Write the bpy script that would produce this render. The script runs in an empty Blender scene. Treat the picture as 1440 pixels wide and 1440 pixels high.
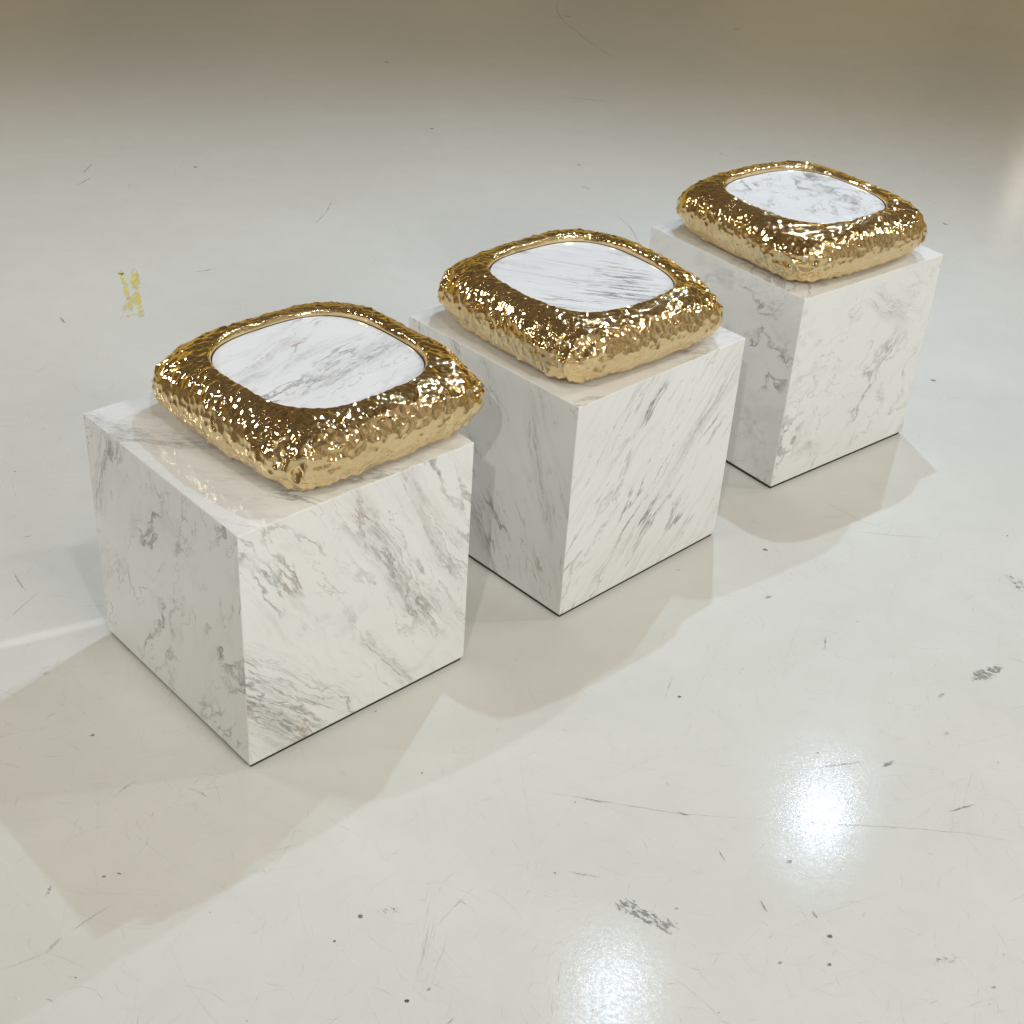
import bpy, bmesh, math, random
import numpy as np
from mathutils import Matrix, Vector
from mathutils.kdtree import KDTree

S = bpy.context.scene
COL = S.collection
R = math.radians

# ------------------------------------------------------------------ helpers
def link(name, me, parent=None, mats=()):
    o = bpy.data.objects.new(name, me)
    COL.objects.link(o)
    for m in mats:
        me.materials.append(m)
    if parent:
        o.parent = parent
    return o

class NT:
    """small wrapper round a node tree"""
    def __init__(s, tree):
        s.t = tree
    def n(s, kind, **kw):
        nd = s.t.nodes.new(kind)
        for k, v in kw.items():
            if k == 'inp':
                for a, b in v.items():
                    s.put(nd.inputs[a], b)
            else:
                setattr(nd, k, v)
        return nd
    def put(s, sock, v):
        if isinstance(v, bpy.types.NodeSocket):
            s.t.links.new(v, sock)
        elif v is not None:
            sock.default_value = v
    def math(s, op, a, b=None, c=None, clamp=False):
        nd = s.t.nodes.new('ShaderNodeMath'); nd.operation = op; nd.use_clamp = clamp
        s.put(nd.inputs[0], a)
        if b is not None: s.put(nd.inputs[1], b)
        if c is not None: s.put(nd.inputs[2], c)
        return nd.outputs[0]
    def vmath(s, op, a, b=None, scale=None):
        nd = s.t.nodes.new('ShaderNodeVectorMath'); nd.operation = op
        s.put(nd.inputs[0], a)
        if b is not None: s.put(nd.inputs[1], b)
        if scale is not None: s.put(nd.inputs['Scale'], scale)
        return nd.outputs['Value' if op in ('LENGTH', 'DOT_PRODUCT', 'DISTANCE') else 'Vector']
    def step(s, v, lo, hi, a=0.0, b=1.0):
        nd = s.t.nodes.new('ShaderNodeMapRange'); nd.interpolation_type = 'SMOOTHSTEP'
        for i, q in enumerate((v, lo, hi, a, b)):
            s.put(nd.inputs[i], q)
        return nd.outputs[0]
    def mix(s, f, a, b):
        nd = s.t.nodes.new('ShaderNodeMix'); nd.data_type = 'RGBA'
        s.put(nd.inputs[0], f); s.put(nd.inputs[6], a); s.put(nd.inputs[7], b)
        return nd.outputs[2]
    def noise(s, vec, scale, detail=4, rough=0.55, dist=0.0, out=0):
        nd = s.t.nodes.new('ShaderNodeTexNoise')
        s.put(nd.inputs['Vector'], vec); nd.inputs['Scale'].default_value = scale
        nd.inputs['Detail'].default_value = detail; nd.inputs['Roughness'].default_value = rough
        nd.inputs['Distortion'].default_value = dist
        return nd.outputs[out]
    def mapping(s, vec, loc=(0, 0, 0), rot=0.0, scale=(1, 1, 1)):
        nd = s.t.nodes.new('ShaderNodeMapping')
        s.put(nd.inputs[0], vec); nd.inputs[1].default_value = loc
        nd.inputs[2].default_value = (0, 0, rot); nd.inputs[3].default_value = scale
        return nd.outputs[0]
    def sep(s, vec):
        nd = s.t.nodes.new('ShaderNodeSeparateXYZ'); s.put(nd.inputs[0], vec)
        return nd.outputs
    def bump(s, h, strength, dist, normal=None):
        nd = s.t.nodes.new('ShaderNodeBump')
        nd.inputs['Strength'].default_value = strength; nd.inputs['Distance'].default_value = dist
        s.put(nd.inputs['Height'], h)
        if normal is not None: s.put(nd.inputs['Normal'], normal)
        return nd.outputs[0]

def new_mat(name):
    m = bpy.data.materials.new(name); m.use_nodes = True
    t = m.node_tree
    t.nodes.clear()
    N = NT(t)
    out = N.n('ShaderNodeOutputMaterial')
    p = N.n('ShaderNodeBsdfPrincipled')
    t.links.new(p.outputs[0], out.inputs[0])
    return m, N, p

def col(r, g, b):
    return (r, g, b, 1.0)

# ------------------------------------------------------------------ marble
def marble(name, seed, ang, along, across, vein=0.8, width=0.026, warp=0.12, bands=(), cloud=0.35,
           brown=0.4, speck=0.5, white=(0.765, 0.780, 0.778), blotch=0.0):
    """Polished white marble; uv in 0..1 over a face, veins run at `ang` degrees from the u axis."""
    m, N, p = new_mat(name)
    uv = N.n('ShaderNodeTexCoord').outputs['UV']
    off = N.vmath('ADD', uv, (seed * 3.17, seed * 1.73, seed * 0.61))
    w1 = N.vmath('SUBTRACT', N.noise(off, 2.2, 3, 0.5, out=1), (0.5, 0.5, 0.5))
    w2 = N.vmath('SUBTRACT', N.noise(off, 9.0, 4, 0.6, out=1), (0.5, 0.5, 0.5))
    wv = N.vmath('ADD', N.vmath('SCALE', w1, scale=warp * 2.0), N.vmath('SCALE', w2, scale=warp * 0.42))
    pos = N.vmath('ADD', off, wv)
    st = N.mapping(N.vmath('ADD', pos, (0, 0, 0)), rot=-R(ang))
    st = N.vmath('MULTIPLY', st, (along, across, 1.0))
    # thin veins: zero crossings of stretched noise, broken up by a mask
    n1 = N.noise(st, 1.0, 7, 0.57)
    v1 = N.step(N.math('ABSOLUTE', N.math('SUBTRACT', n1, 0.5)), 0.0, width, 1.0, 0.0)
    n2 = N.noise(N.vmath('ADD', st, (7.3, 2.9, 4.1)), 2.3, 6, 0.56)
    v2 = N.step(N.math('ABSOLUTE', N.math('SUBTRACT', n2, 0.52)), 0.0, width * 0.6, 0.6, 0.0)
    mk = N.step(N.noise(N.vmath('ADD', off, (3.3, 9.1, 0)), 2.6, 3, 0.6), 0.44, 0.66)
    mk2 = N.step(N.noise(N.vmath('ADD', st, (1.3, 5.1, 2)), 1.4, 3, 0.6), 0.45, 0.65)
    fine = N.noise(off, 42.0, 5, 0.7)
    veins = N.math('MULTIPLY', N.math('MAXIMUM', N.math('MULTIPLY', v1, mk), N.math('MULTIPLY', v2, mk2)), vein)
    # soft streaky greys along the vein direction
    gs = N.step(N.noise(N.vmath('MULTIPLY', st, (0.8, 1.7, 1)), 1.6, 6, 0.66), 0.50, 0.78)
    soft = N.math('MULTIPLY', gs, cloud)
    if blotch:
        bl = N.step(N.noise(pos, 5.0, 7, 0.62, 0.4), 0.54, 0.76)
        soft = N.math('MAXIMUM', soft, N.math('MULTIPLY', bl, blotch))
    # heavier vein bundles placed across the face: (x, y, angle, half width, strength, half length)
    tot = N.math('MAXIMUM', veins, soft)
    warped = N.vmath('ADD', uv, N.vmath('SCALE', wv, scale=0.8))
    bx_al = 2.0
    for (bx, by, ba, bw, bs, bl) in bands:
        q = N.mapping(N.vmath('SUBTRACT', warped, (bx, by, 0)), rot=-R(ba))
        x, y, _ = N.sep(q)
        fall = N.step(N.math('ABSOLUTE', y), 0.0, bw, 1.0, 0.0)
        fall = N.math('MULTIPLY', fall, N.step(N.math('ABSOLUTE', x), bl * 0.5, bl, 1.0, 0.0))
        q2 = N.vmath('MULTIPLY', q, (bx_al, 18.0, 1))
        r1 = N.noise(N.vmath('ADD', q2, (seed + bx * 9, by * 7, ba)), 1.0, 7, 0.64, 0.25)
        rid = N.step(N.math('ABSOLUTE', N.math('SUBTRACT', r1, 0.5)), 0.0, 0.042, 1.0, 0.0)
        blo = N.step(r1, 0.5, 0.68)
        sv = N.step(N.noise(N.vmath('MULTIPLY', q, (1.5, 7.0, 1)), 1.0, 4, 0.55), 0.42, 0.74, 0.0, 0.42)
        k = N.math('ADD', N.math('MULTIPLY', rid, 0.75), N.math('MULTIPLY', blo, 0.6))
        k = N.math('MULTIPLY', N.math('ADD', k, sv), fall)
        tot = N.math('MAXIMUM', tot, N.math('MULTIPLY', k, bs))
    tot = N.math('MULTIPLY', tot, N.step(fine, 0.25, 0.62, 0.55, 1.15))
    # small grey crystals
    sp = N.step(N.noise(off, 26.0, 6, 0.72), 0.62, 0.78)
    spm = N.step(N.noise(N.vmath('ADD', off, (5, 1, 2)), 3.4, 2, 0.5), 0.48, 0.66)
    tot = N.math('MAXIMUM', tot, N.math('MULTIPLY', N.math('MULTIPLY', sp, spm), speck * 0.6))
    tot = N.math('MINIMUM', tot, 0.92)
    hue = N.math('MULTIPLY', N.step(N.noise(off, 4.5, 4, 0.6), 0.45, 0.65), brown)
    vc = N.mix(hue, col(0.235, 0.235, 0.238), col(0.33, 0.245, 0.185))
    tint = N.step(N.noise(off, 1.7, 3, 0.5), 0.35, 0.7)
    base = N.mix(tint, col(*white), col(white[0] * 0.945, white[1] * 0.945, white[2] * 0.94))
    c = N.mix(tot, base, vc)
    N.put(p.inputs['Base Color'], c)
    p.inputs['Roughness'].default_value = 0.11
    p.inputs['IOR'].default_value = 1.52
    N.put(p.inputs['Roughness'], N.step(fine, 0.3, 0.7, 0.08, 0.14))
    N.put(p.inputs['Normal'], N.bump(N.noise(off, 3.0, 2, 0.5), 0.05, 0.01))
    return m

# ------------------------------------------------------------------ hammered gold
def gold(name, smooth=False):
    m, N, p = new_mat(name)
    oc = N.n('ShaderNodeTexCoord').outputs['Object']
    tone = N.step(N.noise(oc, 9.0, 4, 0.6), 0.3, 0.75)
    N.put(p.inputs['Base Color'], N.mix(tone, col(0.79, 0.595, 0.315), col(0.865, 0.69, 0.40)))
    p.inputs['Metallic'].default_value = 1.0
    N.put(p.inputs['Roughness'], N.step(N.noise(oc, 30.0, 3, 0.6), 0.3, 0.7, 0.05, 0.10))
    if not smooth:
        h = N.noise(oc, 120.0, 3, 0.55)
        h2 = N.noise(oc, 45.0, 3, 0.5)
        N.put(p.inputs['Normal'], N.bump(h2, 0.08, 0.004, N.bump(h, 0.05, 0.0015)))
    else:
        N.put(p.inputs['Normal'], N.bump(N.noise(oc, 40.0, 2, 0.5), 0.15, 0.004))
    return m

def plain(name, c, rough):
    m, N, p = new_mat(name)
    oc = N.n('ShaderNodeTexCoord').outputs['Object']
    k = N.noise(oc, 60.0, 3, 0.6)
    N.put(p.inputs['Base Color'], N.mix(k, col(*[q * 0.8 for q in c]), col(*[q * 1.2 for q in c])))
    p.inputs['Roughness'].default_value = rough
    return m

# ------------------------------------------------------------------ floor material
def floor_material():
    m, N, p = new_mat('resin_floor')
    co = N.n('ShaderNodeTexCoord').outputs['Object']
    flat = N.vmath('MULTIPLY', co, (1, 1, 0))
    # pale warm grey resin with faint clouding and trowel drift
    cl = N.step(N.noise(flat, 1.3, 5, 0.6, 0.4), 0.3, 0.72)
    base = N.mix(cl, col(0.634, 0.634, 0.598), col(0.606, 0.604, 0.568))
    cl2 = N.step(N.noise(flat, 14.0, 5, 0.65), 0.3, 0.75)
    base = N.mix(N.math('MULTIPLY', cl2, 0.22), base, col(0.53, 0.522, 0.48))
    grain = N.step(N.noise(flat, 210.0, 3, 0.7), 0.60, 0.8)
    base = N.mix(N.math('MULTIPLY', grain, 0.12), base, col(0.34, 0.32, 0.28))
    N.put(p.inputs['Base Color'], base)
    N.put(p.inputs['Roughness'], N.step(N.noise(flat, 8.0, 5, 0.65), 0.3, 0.75, 0.12, 0.16))
    p.inputs['IOR'].default_value = 1.5
    gl = N.step(N.noise(flat, 170.0, 4, 0.7), 0.35, 0.68, 0.025, 0.09)
    N.put(p.inputs['Specular IOR Level'], gl)
    hb = N.bump(N.noise(flat, 260.0, 3, 0.7), 0.075, 0.0010)
    hb = N.bump(N.noise(flat, 26.0, 3, 0.5), 0.05, 0.003, hb)
    N.put(p.inputs['Normal'], hb)
    return m

def wear_material(name, lo, hi, noise_scale, stretch=(1, 1, 1), rot=0.0, rough=0.45, gain=0.0):
    """worn marks: colour and cover come from the mesh, broken up by noise"""
    m, N, p = new_mat(name)
    at = N.n('ShaderNodeAttribute', attribute_name='wear')
    co = N.n('ShaderNodeTexCoord').outputs['Object']
    n = N.noise(N.vmath('MULTIPLY', N.mapping(co, rot=rot), stretch), noise_scale, 5, 0.7)
    al = at.outputs['Alpha']
    if gain:   # patches: the mesh cover pushes the noise over its threshold
        f = N.math('MULTIPLY', N.step(N.math('ADD', n, N.math('MULTIPLY', N.math('SUBTRACT', al, 1.0), gain)), lo, hi), N.math('MINIMUM', N.math('MULTIPLY', al, 2.0), 1.0))
    else:
        f = N.math('MULTIPLY', al, N.step(n, lo, hi, 0.15, 1.0))
    N.put(p.inputs['Base Color'], at.outputs['Color'])
    p.inputs['Roughness'].default_value = rough
    N.put(p.inputs['Alpha'], f)
    return m

# ------------------------------------------------------------------ camera
F_PX, PITCH, ROLL, CAM_H = 2011.85, 0.5729, 0.0682, 1.4320
fw = Vector((0, math.cos(PITCH), -math.sin(PITCH)))
ri = Vector((1, 0, 0)); up = Vector((0, math.sin(PITCH), math.cos(PITCH)))
ri2 = ri * math.cos(ROLL) + up * math.sin(ROLL)
up2 = -ri * math.sin(ROLL) + up * math.cos(ROLL)
cd = bpy.data.cameras.new('camera')
cd.sensor_width = 36.0; cd.sensor_fit = 'HORIZONTAL'; cd.lens = 36.0 * F_PX / 1440.0
cd.clip_start = 0.05; cd.clip_end = 200.0
cam = bpy.data.objects.new('camera', cd); COL.objects.link(cam)
M = Matrix((ri2, up2, -fw)).transposed().to_4x4(); M.translation = (0, 0, CAM_H)
cam.matrix_world = M
S.camera = cam

def on_floor(px, z=0.0):
    d = ri2 * ((px[0] - 720) / F_PX) + up2 * (-(px[1] - 720) / F_PX) + fw
    k = (z - CAM_H) / d.z
    return (d.x * k, d.y * k)

# ------------------------------------------------------------------ floor
class Wear:
    """marks laid a hair above the resin, all in the floor's own mesh"""
    def __init__(s):
        s.v = []; s.c = []; s.f = []; s.m = []; s.lvl = 0
    def z(s):
        s.lvl = (s.lvl + 1) % 40
        return 0.0002 + s.lvl * 0.00001
    def strip(s, pts, width, colr, alpha, mat):
        """tapered ribbon along pts"""
        pts = np.asarray(pts, float); n = len(pts)
        t = np.gradient(pts, axis=0); t /= np.linalg.norm(t, axis=1, keepdims=True) + 1e-9
        nr = np.stack([-t[:, 1], t[:, 0]], 1)
        z = s.z(); b = len(s.v)
        for i in range(n):
            k = i / (n - 1.0)
            tp = max(0.18, math.sin(math.pi * min(max(k, 0.02), 0.98)) ** 0.5)
            for sg in (-1, 1):
                q = pts[i] + nr[i] * sg * width * 0.5 * tp
                s.v.append((q[0], q[1], z)); s.c.append((*colr, alpha * tp))
        for i in range(n - 1):
            s.f.append((b + 2 * i, b + 2 * i + 2, b + 2 * i + 3, b + 2 * i + 1)); s.m.append(mat)
    def blob(s, c, rx, ry, rot, colr, alpha, mat, rng, soft=False):
        """irregular spot; soft ones fade to their rim"""
        z = s.z(); n = 14 if not soft else 24
        b = len(s.v); ca, sa = math.cos(rot), math.sin(rot)
        rows = (0.0, 0.35, 0.7, 1.0) if soft else (0.0, 1.0)
        wob = 1 + rng.uniform(-0.25, 0.25, n)
        for r in rows:
            for j in range(n):
                a = 2 * math.pi * j / n
                x, y = math.cos(a) * rx * r * wob[j], math.sin(a) * ry * r * wob[j]
                s.v.append((c[0] + x * ca - y * sa, c[1] + x * sa + y * ca, z))
                s.c.append((*colr, alpha * ((1 - r * r) if soft else 1.0)))
        for i in range(len(rows) - 1):
            for j in range(n):
                k = (j + 1) % n
                if i == 0:
                    s.f.append((b, b + n + j, b + n + k))
                else:
                    s.f.append((b + i * n + j, b + (i + 1) * n + j, b + (i + 1) * n + k, b + i * n + k))
                s.m.append(mat)

wr = Wear()
rg = np.random.default_rng(77)
DIRT = (0.15, 0.14, 0.115); INK = (0.03, 0.028, 0.026); PALE = (0.78, 0.77, 0.74)

def arc(c, length, ang, bend, n=9, jit=0.0):
    t = np.linspace(-0.5, 0.5, n)
    a = ang + bend * t
    st = np.stack([np.cos(a), np.sin(a)], 1) * (length / (n - 1))
    p = np.cumsum(st, 0); p -= p.mean(0)
    return p + np.array(c) + rg.normal(0, jit, p.shape)

def visible_point():
    """a floor point somewhere in the frame, nearer ones not favoured over far ones"""
    px = (rg.uniform(-40, 1480), rg.uniform(-10, 1470))
    return on_floor(px)

clumps = [visible_point() for _ in range(70)]
def wear_point():
    if rg.random() < 0.55:
        c = clumps[rg.integers(len(clumps))]
        return (c[0] + rg.normal(0, 0.11), c[1] + rg.normal(0, 0.11))
    return visible_point()

for _ in range(2600):      # hair scratches
    wr.strip(arc(wear_point(), rg.lognormal(-3.5, 0.6), rg.uniform(0, 6.28), rg.normal(0, 1.0), 8, 0.0003),
             rg.uniform(0.0005, 0.0010), DIRT, rg.uniform(0.05, 0.26), 1)
for _ in range(260):       # longer, fainter ones
    wr.strip(arc(visible_point(), rg.uniform(0.08, 0.4), rg.uniform(0, 6.28), rg.normal(0, 0.35), 14, 0.0004),
             rg.uniform(0.0005, 0.0010), DIRT, rg.uniform(0.04, 0.15), 1)
for _ in range(70):       # short dark nicks
    wr.strip(arc(wear_point(), rg.uniform(0.006, 0.022), rg.uniform(0, 6.28), rg.normal(0, 0.8), 5, 0.0004),
             rg.uniform(0.0010, 0.0022), INK, rg.uniform(0.12, 0.5), 1)
for _ in range(260):       # pale scratches
    wr.strip(arc(wear_point(), rg.uniform(0.02, 0.10), rg.uniform(0, 6.28), rg.normal(0, 0.6), 7, 0.0004),
             rg.uniform(0.0006, 0.0014), PALE, rg.uniform(0.15, 0.5), 1)
for _ in range(60):       # specks
    r = rg.uniform(0.0006, 0.0017)
    wr.blob(visible_point(), r * rg.uniform(1, 2), r, rg.uniform(0, 3), INK, rg.uniform(0.3, 0.9), 1, rg)

def line(pts, width, alpha, colr=DIRT, n=14, wob=0.0005):
    P = np.array([on_floor(q) for q in pts])
    d = np.concatenate([[0], np.cumsum(np.linalg.norm(np.diff(P, axis=0), axis=1))])
    t = np.linspace(0, d[-1], n)
    Q = np.stack([np.interp(t, d, P[:, 0]), np.interp(t, d, P[:, 1])], 1)
    wr.strip(Q + rg.normal(0, wob, Q.shape), width, colr, alpha, 1)

line([(735, 1108), (850, 1128), (965, 1146), (1070, 1152)], 0.0018, 0.34, n=30)
line([(1060, 1152), (1180, 1160), (1255, 1163), (1360, 1172), (1450, 1188)], 0.0016, 0.36, n=30)
line([(818, 1121), (848, 1129)], 0.004, 0.4, n=9); line([(952, 1141), (968, 1147)], 0.004, 0.45, n=7)
line([(1240, 1078), (1258, 1070)], 0.007, 0.6, n=7); line([(1150, 1080), (1215, 1071)], 0.0035, 0.4)
line([(1332, 1142), (1372, 1131)], 0.003, 0.7); line([(800, 1226), (844, 1234)], 0.0024, 0.55)
line([(1068, 1264), (1079, 1284)], 0.0025, 0.7); line([(1010, 1195), (1021, 1213)], 0.0025, 0.6)
line([(1142, 1281), (1150, 1292)], 0.0034, 0.65); line([(1162, 893), (1159, 914)], 0.0025, 0.6)
line([(935, 982), (946, 950)], 0.002, 0.4); line([(65, 1342), (78, 1326), (88, 1317)], 0.005, 0.25)
line([(88, 1318), (120, 1296), (162, 1270)], 0.0016, 0.3); line([(0, 1365), (65, 1341)], 0.0015, 0.25)
line([(612, 1305), (640, 1274), (674, 1241)], 0.0014, 0.3); line([(64, 1262), (72, 1245)], 0.004, 0.55)
line([(160, 1122), (175, 1108), (192, 1097)], 0.002, 0.4); line([(262, 1108), (280, 1114), (296, 1124)], 0.002, 0.4)
line([(470, 276), (458, 300), (438, 320)], 0.003, 0.4); line([(275, 383), (303, 378)], 0.005, 0.45)
line([(115, 245), (131, 229)], 0.005, 0.45); line([(108, 261), (130, 249)], 0.005, 0.5)
line([(786, -5), (782, 12), (790, 28), (830, 60), (890, 98)], 0.004, 0.45, n=24); line([(793, 136), (868, 145)], 0.0045, 0.55)
line([(862, 298), (885, 318), (904, 350)], 0.003, 0.4); line([(84, 446), (92, 455)], 0.005, 0.8)
line([(1180, 744), (1240, 752), (1330, 758)], 0.0018, 0.35); line([(1150, 700), (1215, 735), (1250, 742)], 0.002, 0.3)
line([(18, 802), (26, 818), (38, 832)], 0.0025, 0.4); line([(0, 880), (60, 828)], 0.0018, 0.3)
for p0, p1, wd, al in (((1072, 772), (1080, 774), .008, 1), ((1075, 842), (1087, 837), .007, .7), ((1320, 982), (1328, 975), .007, .6), ((1327, 1030), (1336, 1033), .010, .5),
                       ((538, 87), (548, 88), .016, .8), ((794, 23), (803, 23), .022, .65), ((1031, 41), (1040, 42), .018, .7), ((1010, 216), (1017, 217), .010, .55),
                       ((1325, 313), (1333, 317), .010, .8), ((818, 262), (832, 267), .016, .35), ((143, 1234), (150, 1232), .004, .85), ((164, 1227), (171, 1230), .003, .65),
                       ((59, 948), (70, 946), .008, .35), ((1392, 1388), (1402, 1389), .004, .8), ((600, 1394), (606, 1389), .004, .6)):
    line([p0, p1], wd * 0.9, al * 0.7, INK, 5, 0.0004)
for c, r, al in (((507, 1289), .0028, 1), ((572, 1408), .0026, 1), ((130, 1034), .0025, .9), ((955, 980), .0025, .85), ((1167, 1317), .0030, .9), ((1166, 1357), .0026, .6),
                 ((1097, 1354), .0024, .5), ((951, 1278), .0024, .75), ((1312, 535), .0045, .8), ((607, 181), .005, .7), ((275, 235), .005, .5), ((814, 232), .005, .5), ((1110, 1212), .003, .5)):
    wr.blob(on_floor(c), r * 1.25, r, 0.4, INK, al, 1, rg)
# scuffs left by shoes and crates
GREY = (0.24, 0.23, 0.21)
for c, rx, ry, ro, al in (((1383, 950), .030, .017, 0.5, 1.0), ((1398, 941), .024, .012, 0.7, .95), ((880, 1274), .022, .014, -0.2, .9), ((900, 1286), .026, .016, -0.5, .95),
                          ((930, 1299), .034, .014, -0.5, .85), ((548, 1281), .020, .007, 0.1, .6), ((1325, 1352), .03, .012, .3, .5), ((1430, 820), .02, .03, .3, .6)):
    wr.blob(on_floor(c), rx, ry, ro, GREY, al, 2, rg, True)
for c, rx, ry, al in (((600, 1330), .030, .13, .55), ((780, 1390), .028, .11, .5)):
    wr.blob(on_floor(c), rx, ry, 0.05, (0.33, 0.32, 0.295), al, 3, rg, True)
# yellow paint smudge behind the nearest table
YEL = (0.74, 0.66, 0.22)
def smear(pts, width, al):
    P = np.array([on_floor(q) for q in pts]); t = np.linspace(0, 1, 16); u = np.linspace(0, 1, len(P))
    wr.strip(np.stack([np.interp(t, u, P[:, 0]), np.interp(t, u, P[:, 1])], 1) + rg.normal(0, 0.0012, (16, 2)), width, YEL, al, 4)
smear([(187, 376), (190, 392), (191, 412)], 0.020, 1.0)
smear([(189, 398), (194, 422), (201, 448)], 0.013, 0.78)
smear([(170, 384), (176, 402), (184, 436)], 0.011, 0.72)
smear([(165, 383), (176, 387)], 0.014, 0.7)
for c, rx, ry, al in (((190, 392), .011, .045, 1.0), ((197, 442), .016, .022, .75), ((180, 445), .008, .010, .7), ((184, 425), .018, .09, .55)):
    wr.blob(on_floor(c), rx, ry, 0.0, YEL, al, 4, rg, True)

me = bpy.data.meshes.new('floor')
nv = [(-16, -8, 0), (16, -8, 0), (16, 26, 0), (-16, 26, 0)]
me.from_pydata(nv + wr.v, [], [(0, 1, 2, 3)] + [tuple(i + 4 for i in f) for f in wr.f])
me.polygons.foreach_set('material_index', np.array([0] + wr.m, dtype=np.int32))
ca = me.color_attributes.new('wear', 'FLOAT_COLOR', 'POINT')
ca.data.foreach_set('color', np.array([(0, 0, 0, 0)] * 4 + wr.c, dtype=np.float32).ravel())
me.update()
fl = link('floor', me, None, [floor_material(),
                              wear_material('scratches', 0.34, 0.66, 70.0),
                              wear_material('shoe_scuffs', 0.41, 0.57, 95.0, (1.0, 2.4, 1), R(38), gain=0.16),
                              wear_material('brushed_wear', 0.40, 0.70, 1.0, (260.0, 9.0, 1), R(4), gain=0.22),
                              wear_material('yellow_paint', 0.30, 0.52, 1.0, (80.0, 20.0, 1), 0.0, gain=0.24)])
fl['kind'] = 'structure'

# ------------------------------------------------------------------ side table parts
W = 0.40
LIFT = 0.0075

def make_base(parent, mats):
    """a cube of marble slabs, fine arrises; materials: right face, left face, top, other"""
    bm = bmesh.new()
    bmesh.ops.create_cube(bm, size=1.0)
    for v in bm.verts:
        v.co = Vector((v.co.x * W, v.co.y * W, LIFT + (v.co.z + 0.5) * (W - LIFT)))
    bmesh.ops.bevel(bm, geom=list(bm.edges), offset=0.0016, segments=2, profile=0.5, affect='EDGES')
    uvl = bm.loops.layers.uv.new('UVMap')
    for f in bm.faces:
        n = f.normal
        ax = max(range(3), key=lambda i: abs(n[i]))
        for l in f.loops:
            c = l.vert.co
            x, y, z = c.x / W + 0.5, c.y / W + 0.5, c.z / W
            if ax == 1:   uvv = (x if n.y < 0 else 1 - x, z)
            elif ax == 0: uvv = (1 - y if n.x < 0 else y, z)
            else:         uvv = (x, y)
            l[uvl].uv = uvv
        f.material_index = 0 if ax == 1 else 1 if ax == 0 else 2
        f.smooth = False
    me = bpy.data.meshes.new('marble_base'); bm.to_mesh(me); bm.free()
    return link('marble_base', me, parent, mats)

def make_plinth(parent, mat):
    bm = bmesh.new()
    bmesh.ops.create_cube(bm, size=1.0)
    for v in bm.verts:
        v.co = Vector((v.co.x * (W - 0.008), v.co.y * (W - 0.008), 0.0005 + (v.co.z + 0.5) * (LIFT - 0.0005 + 0.002)))
    me = bpy.data.meshes.new('plinth'); bm.to_mesh(me); bm.free()
    return link('plinth', me, parent, [mat])

# --- numpy noise
def vnoise(P, seed):
    """smooth value noise on (n,3) points, range 0..1"""
    i = np.floor(P).astype(np.int64); f = P - i
    f = f * f * f * (f * (f * 6 - 15) + 10)
    def h(a, b, c):
        v = (a * 374761393 + b * 668265263 + c * 2147483647 + seed * 974711) & 0xFFFFFFFF
        v = ((v ^ (v >> 13)) * 1274126177) & 0xFFFFFFFF
        v = ((v ^ (v >> 16)) * 2246822519) & 0xFFFFFFFF
        return ((v ^ (v >> 15)) & 0xFFFFFF) / float(0xFFFFFF)
    out = 0
    for dx in (0, 1):
        for dy in (0, 1):
            for dz in (0, 1):
                w = (f[:, 0] if dx else 1 - f[:, 0]) * (f[:, 1] if dy else 1 - f[:, 1]) * (f[:, 2] if dz else 1 - f[:, 2])
                out = out + w * h(i[:, 0] + dx, i[:, 1] + dy, i[:, 2] + dz)
    return out

GA, GB = 0.1925, 0.1345         # half width at the belly and at the inlay
GN, GM = 4.5, 2.95               # squareness there
Z0, ZEQ, ZTOP, ZIN = W + 0.001, 0.4500, 0.503, 0.4925

def sup(th, n):
    c, s = np.cos(th), np.sin(th)
    r = (np.abs(c) ** n + np.abs(s) ** n) ** (-1.0 / n)
    return np.stack([c * r, s * r], 1)

def even_angles(count, n=5.0):
    th = np.linspace(0, 2 * np.pi, 8001)
    p = sup(th, n)
    L = np.concatenate([[0], np.cumsum(np.linalg.norm(np.diff(p, axis=0), axis=1))])
    return np.interp(np.linspace(0, L[-1], count, endpoint=False), L, th)

def profile():
    """(radius, z, squareness, smooth weight) from the foot over the belly to the lip"""
    pts = []
    cin = 0.31 * GA
    for k in np.linspace(-np.pi / 2, 0, 40, endpoint=False):
        pts.append((GA - cin + cin * np.cos(k) ** 0.95, ZEQ + (ZEQ - Z0) * np.sin(k), GN - 0.6 * abs(np.sin(k))))
    rc = GB + 0.0068
    for k in np.linspace(0, np.pi / 2, 56):
        s = np.sin(k)
        pts.append((rc + (GA - rc) * np.cos(k) ** 0.94, ZEQ + (ZTOP - ZEQ) * s ** 0.96, GN + (GM - GN) * s ** 1.3))
    for k in np.linspace(0, np.pi / 2, 10)[1:]:
        pts.append((rc - 0.0056 * np.sin(k), ZTOP - 0.010 * (1 - np.cos(k)), GM))
    pts = np.array(pts)
    d = np.concatenate([[0], np.cumsum(np.hypot(np.diff(pts[:, 0]), np.diff(pts[:, 1])))])
    t = np.linspace(0, d[-1], 136)
    return np.stack([np.interp(t, d, pts[:, i]) for i in range(3)], 1), t / d[-1]

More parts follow.
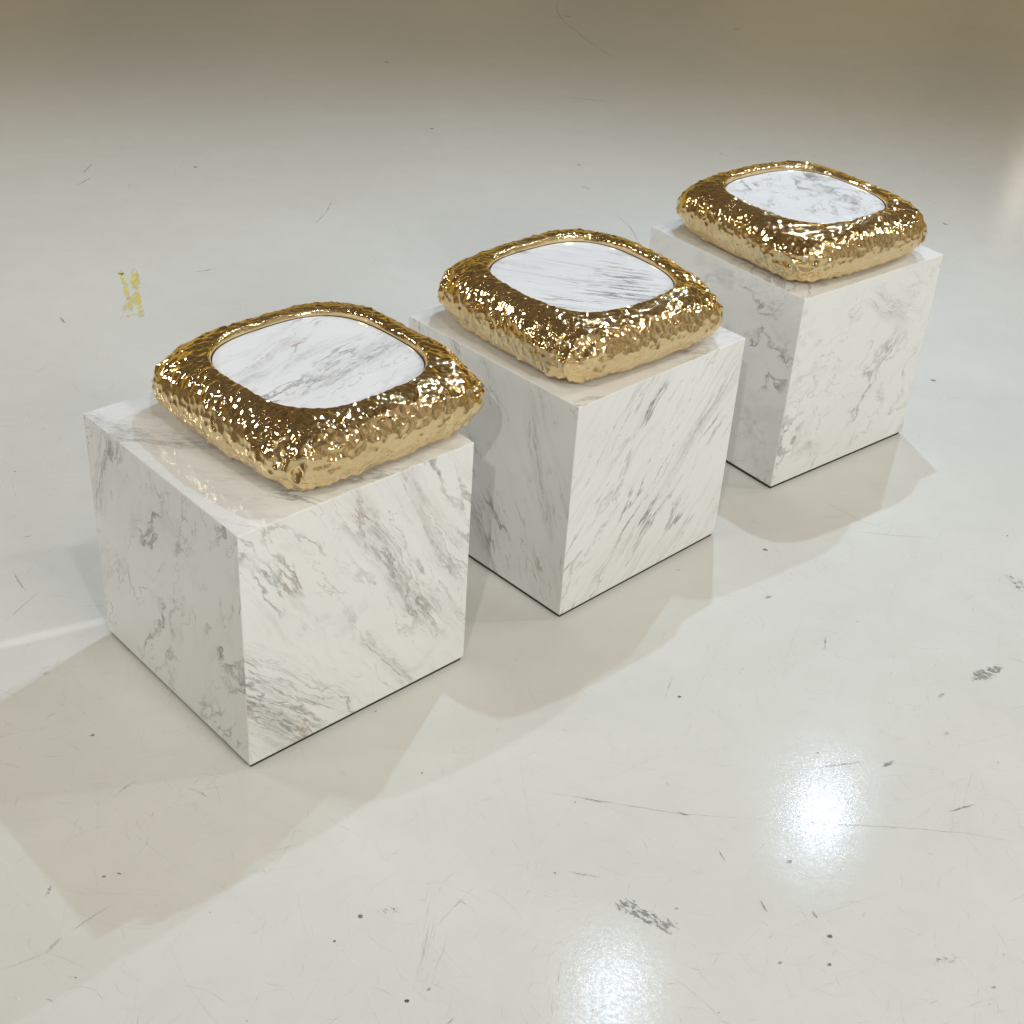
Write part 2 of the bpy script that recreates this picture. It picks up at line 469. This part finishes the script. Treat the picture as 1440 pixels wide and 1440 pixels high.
def make_gold(parent, mat, seed, cell, ridge, crumple):
    rng = np.random.default_rng(seed)
    th = even_angles(1120)
    pr, tt = profile()
    nt, npz = len(th), len(pr)
    V = np.empty((npz, nt, 3))
    for i, (r, z, n) in enumerate(pr):
        p = sup(th, n) * r
        V[i, :, :2] = p; V[i, :, 2] = z
    du = np.roll(V, -1, 1) - np.roll(V, 1, 1)
    dv = np.gradient(V, axis=0)
    Nn = np.cross(du, dv); Nn /= np.linalg.norm(Nn, axis=2, keepdims=True) + 1e-12
    P = V.reshape(-1, 3); NN = Nn.reshape(-1, 3)
    # hammer blows: lower envelope of shallow bowls
    cand = P[rng.permutation(len(P))[:16000]]
    grid = {}; seeds = []
    for c in cand:
        r = cell * (0.62 + 0.5 * rng.random())
        k = tuple(np.floor(c / (cell * 1.15)).astype(int)); ok = True
        for dx in (-1, 0, 1):
            for dy in (-1, 0, 1):
                for dz in (-1, 0, 1):
                    for q in grid.get((k[0] + dx, k[1] + dy, k[2] + dz), ()):
                        if (q[0] - c[0]) ** 2 + (q[1] - c[1]) ** 2 + (q[2] - c[2]) ** 2 < r * r:
                            ok = False
        if ok:
            grid.setdefault(k, []).append(c); seeds.append(c)
    sd = np.array(seeds)
    rad = ridge * rng.uniform(0.7, 1.6, len(sd))
    bias = rng.uniform(-0.00035, 0.0003, len(sd))
    jit = np.stack([vnoise(P * 110 + 11 * k, seed + k) - 0.5 for k in range(3)], 1) * cell * 0.34
    Q = P + jit
    kd = KDTree(len(sd))
    for k, c in enumerate(sd): kd.insert(c, k)
    kd.balance()
    KS = 3000.0
    near = [kd.find_n(q, 4) for q in Q]
    ni = np.array([[w[1] for w in z] for z in near]); nd = np.array([[w[2] for w in z] for z in near])
    e = nd ** 2 / (2 * rad[ni]) + bias[ni]
    mn = e.min(1)
    h = mn - np.log(np.exp(-KS * (e - mn[:, None])).sum(1)) / KS
    # crumpled corners
    c, s = np.cos(2 * np.arctan2(P[:, 1], P[:, 0])), np.abs(np.sin(2 * np.arctan2(P[:, 1], P[:, 0])))
    low = np.clip((0.492 - P[:, 2]) / 0.04, 0, 1)
    out = np.clip((np.hypot(P[:, 0], P[:, 1]) - 0.165) / 0.05, 0, 1)
    corner = np.clip((s - 0.80) / 0.19, 0, 1) ** 1.5 * out * (0.35 + 0.65 * low)
    r1 = 1 - np.abs(2 * vnoise(P * 42 + 3, seed + 20) - 1) * 1.8
    r2 = 1 - np.abs(2 * vnoise(P * 85 + 9, seed + 21) - 1) * 1.8
    fold = np.clip(r1, -0.6, 1) * 0.0062 + np.clip(r2, -0.6, 1) * 0.0022
    crease = -np.exp(-((s - 1.0) / 0.0022) ** 2) * 0.0 
    broad = (vnoise(P * 14, seed + 30) - 0.5) * 0.0048 + (vnoise(P * 34, seed + 31) - 0.5) * 0.0026 + (vnoise(P * 75, seed + 32) - 0.5) * 0.0006
    lip = np.repeat(np.clip((0.985 - tt) / 0.06, 0, 1) ** 0.8, nt)
    foot = np.repeat(np.clip(tt / 0.05, 0, 1), nt)
    deep = np.repeat(1.0 + 0.7 * np.clip((0.42 - tt) / 0.12, 0, 1), nt)
    disp = (h - 0.0007) * deep * lip + broad * np.minimum(lip, 1) * (0.3 + 0.7 * foot) + fold * corner * crumple + crease
    disp *= np.clip(foot + 0.25, 0, 1)
    X = P + NN * disp[:, None]
    X[:, 2] = np.maximum(X[:, 2], W + 0.0004)
    idx = np.arange(npz * nt).reshape(npz, nt)
    quads = np.stack([idx[:-1], np.roll(idx, -1, 1)[:-1], np.roll(idx, -1, 1)[1:], idx[1:]], 2).reshape(-1, 4)
    me = bpy.data.meshes.new('gold_body')
    me.vertices.add(len(X)); me.vertices.foreach_set('co', X.astype(np.float32).ravel())
    me.loops.add(quads.size); me.loops.foreach_set('vertex_index', quads.astype(np.int32).ravel())
    me.polygons.add(len(quads)); me.polygons.foreach_set('loop_start', np.arange(0, quads.size, 4, dtype=np.int32))
    me.polygons.foreach_set('use_smooth', np.ones(len(quads), dtype=bool))
    me.update(calc_edges=True); me.validate()
    return link('gold_body', me, parent, [mat])

def ring_mesh(name, rows, n, parent, mat, cap=False):
    """stack of superellipse rings, optionally capped at the last row; uv from x, y"""
    th = even_angles(n, 3.0)
    bm = bmesh.new(); uvl = bm.loops.layers.uv.new('UVMap')
    rings = []
    for r, z, e in rows:
        p = sup(th, e) * r
        rings.append([bm.verts.new((a, b, z)) for a, b in p])
    for i in range(len(rings) - 1):
        for j in range(n):
            k = (j + 1) % n
            f = bm.faces.new((rings[i][j], rings[i][k], rings[i + 1][k], rings[i + 1][j])); f.smooth = True
    if cap:
        bm.faces.new(rings[-1])
    for f in bm.faces:
        for l in f.loops:
            l[uvl].uv = (l.vert.co.x / (2 * GB) + 0.5, l.vert.co.y / (2 * GB) + 0.5)
    me = bpy.data.meshes.new(name); bm.to_mesh(me); bm.free()
    return link(name, me, parent, [mat])

GOLD = gold('hammered_gold')
DARK = plain('dark_plinth', (0.022, 0.021, 0.019), 0.6)
JOINT_SHADE = plain('joint_shade', (0.09, 0.068, 0.04), 0.4)  # shade in the gap round the inlay, painted as a dark brown ring

tables = [
    dict(pos=(-0.3465, 1.4978), rot=0.7746, g=(0.0543, 0.0364, 0.034), seed=5, cell=0.0122, ridge=0.0178, cr=1.0,
         label='nearest marble cube table with hammered gold top and heavy veins in its lower front corner',
         right=dict(ang=-58, along=1.5, across=5.5, warp=0.075, seed=1.3, vein=0.72, cloud=0.26, blotch=0.20, brown=0.75, bands=[(0.10, 0.24, -44, 0.24, 1.0, 0.42), (0.64, 0.62, -58, 0.10, 0.9, 0.60), (0.82, 0.72, -60, 0.10, 0.7, 0.45), (0.62, 0.18, -56, 0.06, 0.7, 0.28)]),
         left=dict(ang=65, along=2.2, across=4.2, seed=2.1, vein=0.85, cloud=0.20, blotch=0.26, brown=0.1, bands=[(0.10, 0.80, 72, 0.10, 0.8, 0.26)]),
         top=dict(ang=-48, along=1.4, across=7.0, seed=3.7, vein=0.70, cloud=0.34, brown=0.6, bands=[(0.20, 0.62, -50, 0.12, 0.7, 0.6)]),
         inlay=dict(ang=14, along=1.3, across=5.0, warp=0.09, seed=4.4, vein=0.85, cloud=0.44, brown=0.9, bands=[(0.66, 0.36, 12, 0.12, 0.8, 0.5), (0.30, 0.72, 22, 0.09, 0.55, 0.35)])),
    dict(pos=(0.0902, 1.9020), rot=0.7915, g=(-0.0009, -0.0065, -0.0638), seed=17, cell=0.0116, ridge=0.0168, cr=1.0,
         label='middle marble cube table with hammered gold top and straight brown lines across its inlay',
         right=dict(ang=50, along=1.6, across=8.0, seed=6.2, vein=0.93, cloud=0.36, warp=0.06, brown=0.2, bands=[(0.50, 0.38, 54, 0.05, 0.85, 0.34), (0.82, 0.72, 50, 0.07, 0.6, 0.35)]),
         left=dict(ang=-62, along=1.5, across=5.0, seed=7.9, vein=0.78, cloud=0.20, warp=0.08, brown=0.5, bands=[(0.82, 0.62, -72, 0.05, 0.75, 0.34), (0.55, 0.14, -55, 0.10, 0.6, 0.3)]),
         top=dict(ang=-40, along=1.4, across=6.0, seed=8.3, vein=0.62, cloud=0.25, brown=0.6),
         inlay=dict(ang=-50, along=0.7, across=6.5, seed=9.6, vein=0.9, cloud=0.50, warp=0.05, brown=0.9)),
    dict(pos=(0.4938, 2.3595), rot=0.7089, g=(-0.0013, -0.0139, -0.036), seed=29, cell=0.0110, ridge=0.0160, cr=0.9,
         label='farthest marble cube table with hammered gold top and web of grey veins on inlay',
         right=dict(ang=35, along=2.6, across=3.6, seed=11.2, vein=0.65, cloud=0.12, blotch=0.42, brown=0.25, bands=[(0.66, 0.80, -35, 0.10, 0.6, 0.28)]),
         left=dict(ang=40, along=2.2, across=3.6, seed=12.7, vein=0.78, cloud=0.16, blotch=0.30, brown=0.15),
         top=dict(ang=20, along=1.6, across=4.0, seed=13.1, vein=0.62, cloud=0.2, brown=0.4),
         inlay=dict(ang=60, along=2.8, across=3.4, seed=14.9, vein=0.95, cloud=0.10, width=0.055, warp=0.2, blotch=0.25, brown=0.55)),
]

for i, T in enumerate(tables):
    t = T['rot']
    cx = T['pos'][0] + 0.2 * math.cos(t) - 0.2 * math.sin(t)
    cy = T['pos'][1] + 0.2 * math.sin(t) + 0.2 * math.cos(t)
    root = bpy.data.objects.new('side_table', None); COL.objects.link(root)
    root.empty_display_size = 0.2
    root.location = (cx, cy, 0); root.rotation_euler = (0, 0, t)
    root['label'] = T['label']; root['category'] = 'side table'; root['group'] = 'marble side tables in a row'
    mk = lambda key: marble('marble_%d_%s' % (i, key), **T[key])
    T['inlay']['white'] = (0.765, 0.780, 0.80)
    make_base(root, [mk('right'), mk('left'), mk('top')])
    make_plinth(root, DARK)
    # the gold top sits a little off the middle of its cube
    dx, dy, dr = T['g']
    lx, ly = dx * math.cos(t) + dy * math.sin(t), -dx * math.sin(t) + dy * math.cos(t)
    g = make_gold(root, GOLD, T['seed'], T['cell'], T['ridge'], T['cr'])
    g.location = (lx, ly, 0); g.rotation_euler = (0, 0, dr)
    ring_mesh('joint_shadow', [(GB + 0.0018, ZTOP - 0.0095, GM), (GB + 0.0010, ZTOP - 0.0115, GM), (GB + 0.0008, ZTOP - 0.020, GM), (GB - 0.02, ZTOP - 0.0205, GM)], 240, g, JOINT_SHADE)
    top = ring_mesh('marble_inlay', [(GB, ZTOP - 0.0195, GM), (GB, ZIN - 0.0012, GM), (GB - 0.0004, ZIN - 0.0004, GM), (GB - 0.0014, ZIN, GM)], 240, root, mk('inlay'), cap=True)
    top.location = (lx, ly, 0); top.rotation_euler = (0, 0, dr)
    top.data.polygons[-1].use_smooth = False

# ------------------------------------------------------------------ light
def spot(name, loc, aim, watts, c, size=60, blend=0.8, radius=0.045):
    l = bpy.data.lights.new(name, 'SPOT')
    l.energy = watts; l.color = c; l.spot_size = R(size); l.spot_blend = blend; l.shadow_soft_size = radius
    o = bpy.data.objects.new(name, l); COL.objects.link(o)
    o.location = loc
    o.rotation_euler = (Vector(aim) - Vector(loc)).to_track_quat('-Z', 'Y').to_euler()
    return o

def area(name, loc, aim, watts, c, sx, sy):
    l = bpy.data.lights.new(name, 'AREA')
    l.shape = 'RECTANGLE'; l.size = sx; l.size_y = sy; l.energy = watts; l.color = c
    o = bpy.data.objects.new(name, l); COL.objects.link(o)
    o.location = loc
    o.rotation_euler = (Vector(aim) - Vector(loc)).to_track_quat('-Z', 'Y').to_euler()
    return o

COOL = (0.63, 0.80, 1.0); WARM = (1.0, 0.90, 0.72); NEUT = (1.0, 0.975, 0.91)
spot('track_or_fill_spot', (1.44, 4.61, 3.0), (0.1, 1.9, 0.2), 122, COOL, 110, 1.0, 0.025)
spot('track_or_fill_spot', (0.50, 3.56, 3.0), (0.1, 1.7, 0.2), 98, COOL, 115, 1.0, 0.025)
spot('track_or_fill_spot', (2.55, 2.40, 3.0), (0.5, 2.4, 0.2), 50, NEUT, 110, 1.0, 0.025)
spot('track_or_fill_spot', (-0.45, -1.5, 2.9), (0.1, 2.7, 0.2), 118, NEUT, 80, 1.0, 0.025)
spot('track_or_fill_spot', (0.35, 0.15, 3.3), (0.2, 2.0, 0.0), 60, NEUT, 110, 1.0, 0.06)  # added overhead fill, no track lamp known here
# fill washes added to brighten the floor behind the tables, from either side
spot('wash_fill', (-4.4, 0.40, 3.0), (-0.8, 3.3, 0.0), 150, (1.0, 0.985, 0.95), 64, 1.0, 0.45)
spot('wash_fill', (-4.4, 3.40, 3.0), (-0.9, 2.8, 0.0), 165, (1.0, 0.985, 0.95), 60, 1.0, 0.45)
spot('wash_fill', (4.6, 3.9, 3.0), (1.1, 3.2, 0.0), 95, NEUT, 62, 1.0, 0.30)
area('front_right_fill', (3.4, -1.8, 3.2), (0.1, 2.4, 0.2), 95, (1.0, 0.99, 0.95), 1.2, 1.2)  # soft fill added to brighten the right-hand faces, not a known panel
# a narrow grazing beam added to draw a bright streak beside the nearest table
beam_from, beam_to = Vector((-2.75, 1.50, 2.6)), Vector((-0.735, 1.764, 0.0))
blade = spot('streak_helper', beam_from, beam_to, 80, (1.0, 0.99, 0.96), 7, 1.0, 0.004)
tx = (beam_to - beam_from).normalized()
along = Vector((0.147, 0.083, 0.0)); along = (along - tx * along.dot(tx)).normalized()
blade.matrix_world = Matrix((along, (-tx).cross(along), -tx)).transposed().to_4x4()
blade.location = beam_from; blade.scale = (1.0, 0.065, 1.0)
# a far lamp that only shows as a streak in the glossy floor
spot('far_lamp', (4.05, 11.6, 2.5), (1.4, 4.2, 0), 6, WARM, 60, 1.0, 0.10)

w = bpy.data.worlds.new('World'); S.world = w; w.use_nodes = True
w.node_tree.nodes.clear()
N = NT(w.node_tree)
wo = N.n('ShaderNodeOutputWorld'); bg = N.n('ShaderNodeBackground')
w.node_tree.links.new(bg.outputs[0], wo.inputs[0])
d = N.n('ShaderNodeTexCoord').outputs['Generated']
x, y, z = N.sep(d)
hz = N.step(N.math('ABSOLUTE', z), 0.14, 0.37, 1.0, 0.0)
ahead = N.math('MULTIPLY', hz, N.step(y, 0.0, 0.7))
c = N.mix(hz, col(0.135, 0.105, 0.070), col(0.17, 0.13, 0.08))
c = N.mix(ahead, c, col(0.52, 0.37, 0.08))
fr = N.step(N.vmath('DOT_PRODUCT', d, (0.66, -0.70, 0.25)), 0.1, 0.95)
c = N.mix(fr, c, col(0.46, 0.41, 0.32))
nz = N.step(N.noise(N.vmath('MULTIPLY', d, (1.0, 1.0, 0.35)), 4.5, 3, 0.6), 0.35, 0.7, 0.5, 1.4)
nd = N.n('ShaderNodeVectorMath', operation='SCALE')
N.put(nd.inputs[0], c); N.put(nd.inputs['Scale'], nz)
# bright spots added for glints, as hall lamps overhead, behind and beside the camera
vo = N.n('ShaderNodeTexVoronoi', feature='F1')
N.put(vo.inputs['Vector'], d); vo.inputs['Scale'].default_value = 5.0
lamp = N.math('LESS_THAN', vo.outputs['Distance'], 0.05)
lamp = N.math('MULTIPLY', lamp, N.math('GREATER_THAN', z, 0.22))
lamp = N.math('MULTIPLY', lamp, N.math('LESS_THAN', N.math('SUBTRACT', y, N.math('MULTIPLY', N.math('ABSOLUTE', x), 0.9)), 0.0))
ad = N.n('ShaderNodeVectorMath', operation='MULTIPLY_ADD')
N.put(ad.inputs[0], (42.0, 41.0, 39.0)); N.put(ad.inputs[1], lamp); N.put(ad.inputs[2], nd.outputs[0])
N.put(bg.inputs[0], ad.outputs[0]); bg.inputs[1].default_value = 1.0

# ------------------------------------------------------------------ render settings
S.render.engine = 'CYCLES'
S.cycles.use_denoising = True
S.cycles.max_bounces = 8; S.cycles.glossy_bounces = 6; S.cycles.diffuse_bounces = 4
S.cycles.sample_clamp_indirect = 6.0
S.cycles.caustics_reflective = True
vs = S.view_settings
vs.view_transform = 'Standard'; vs.look = 'None'; vs.exposure = 0.11; vs.gamma = 1.0; vs.use_curve_mapping = False
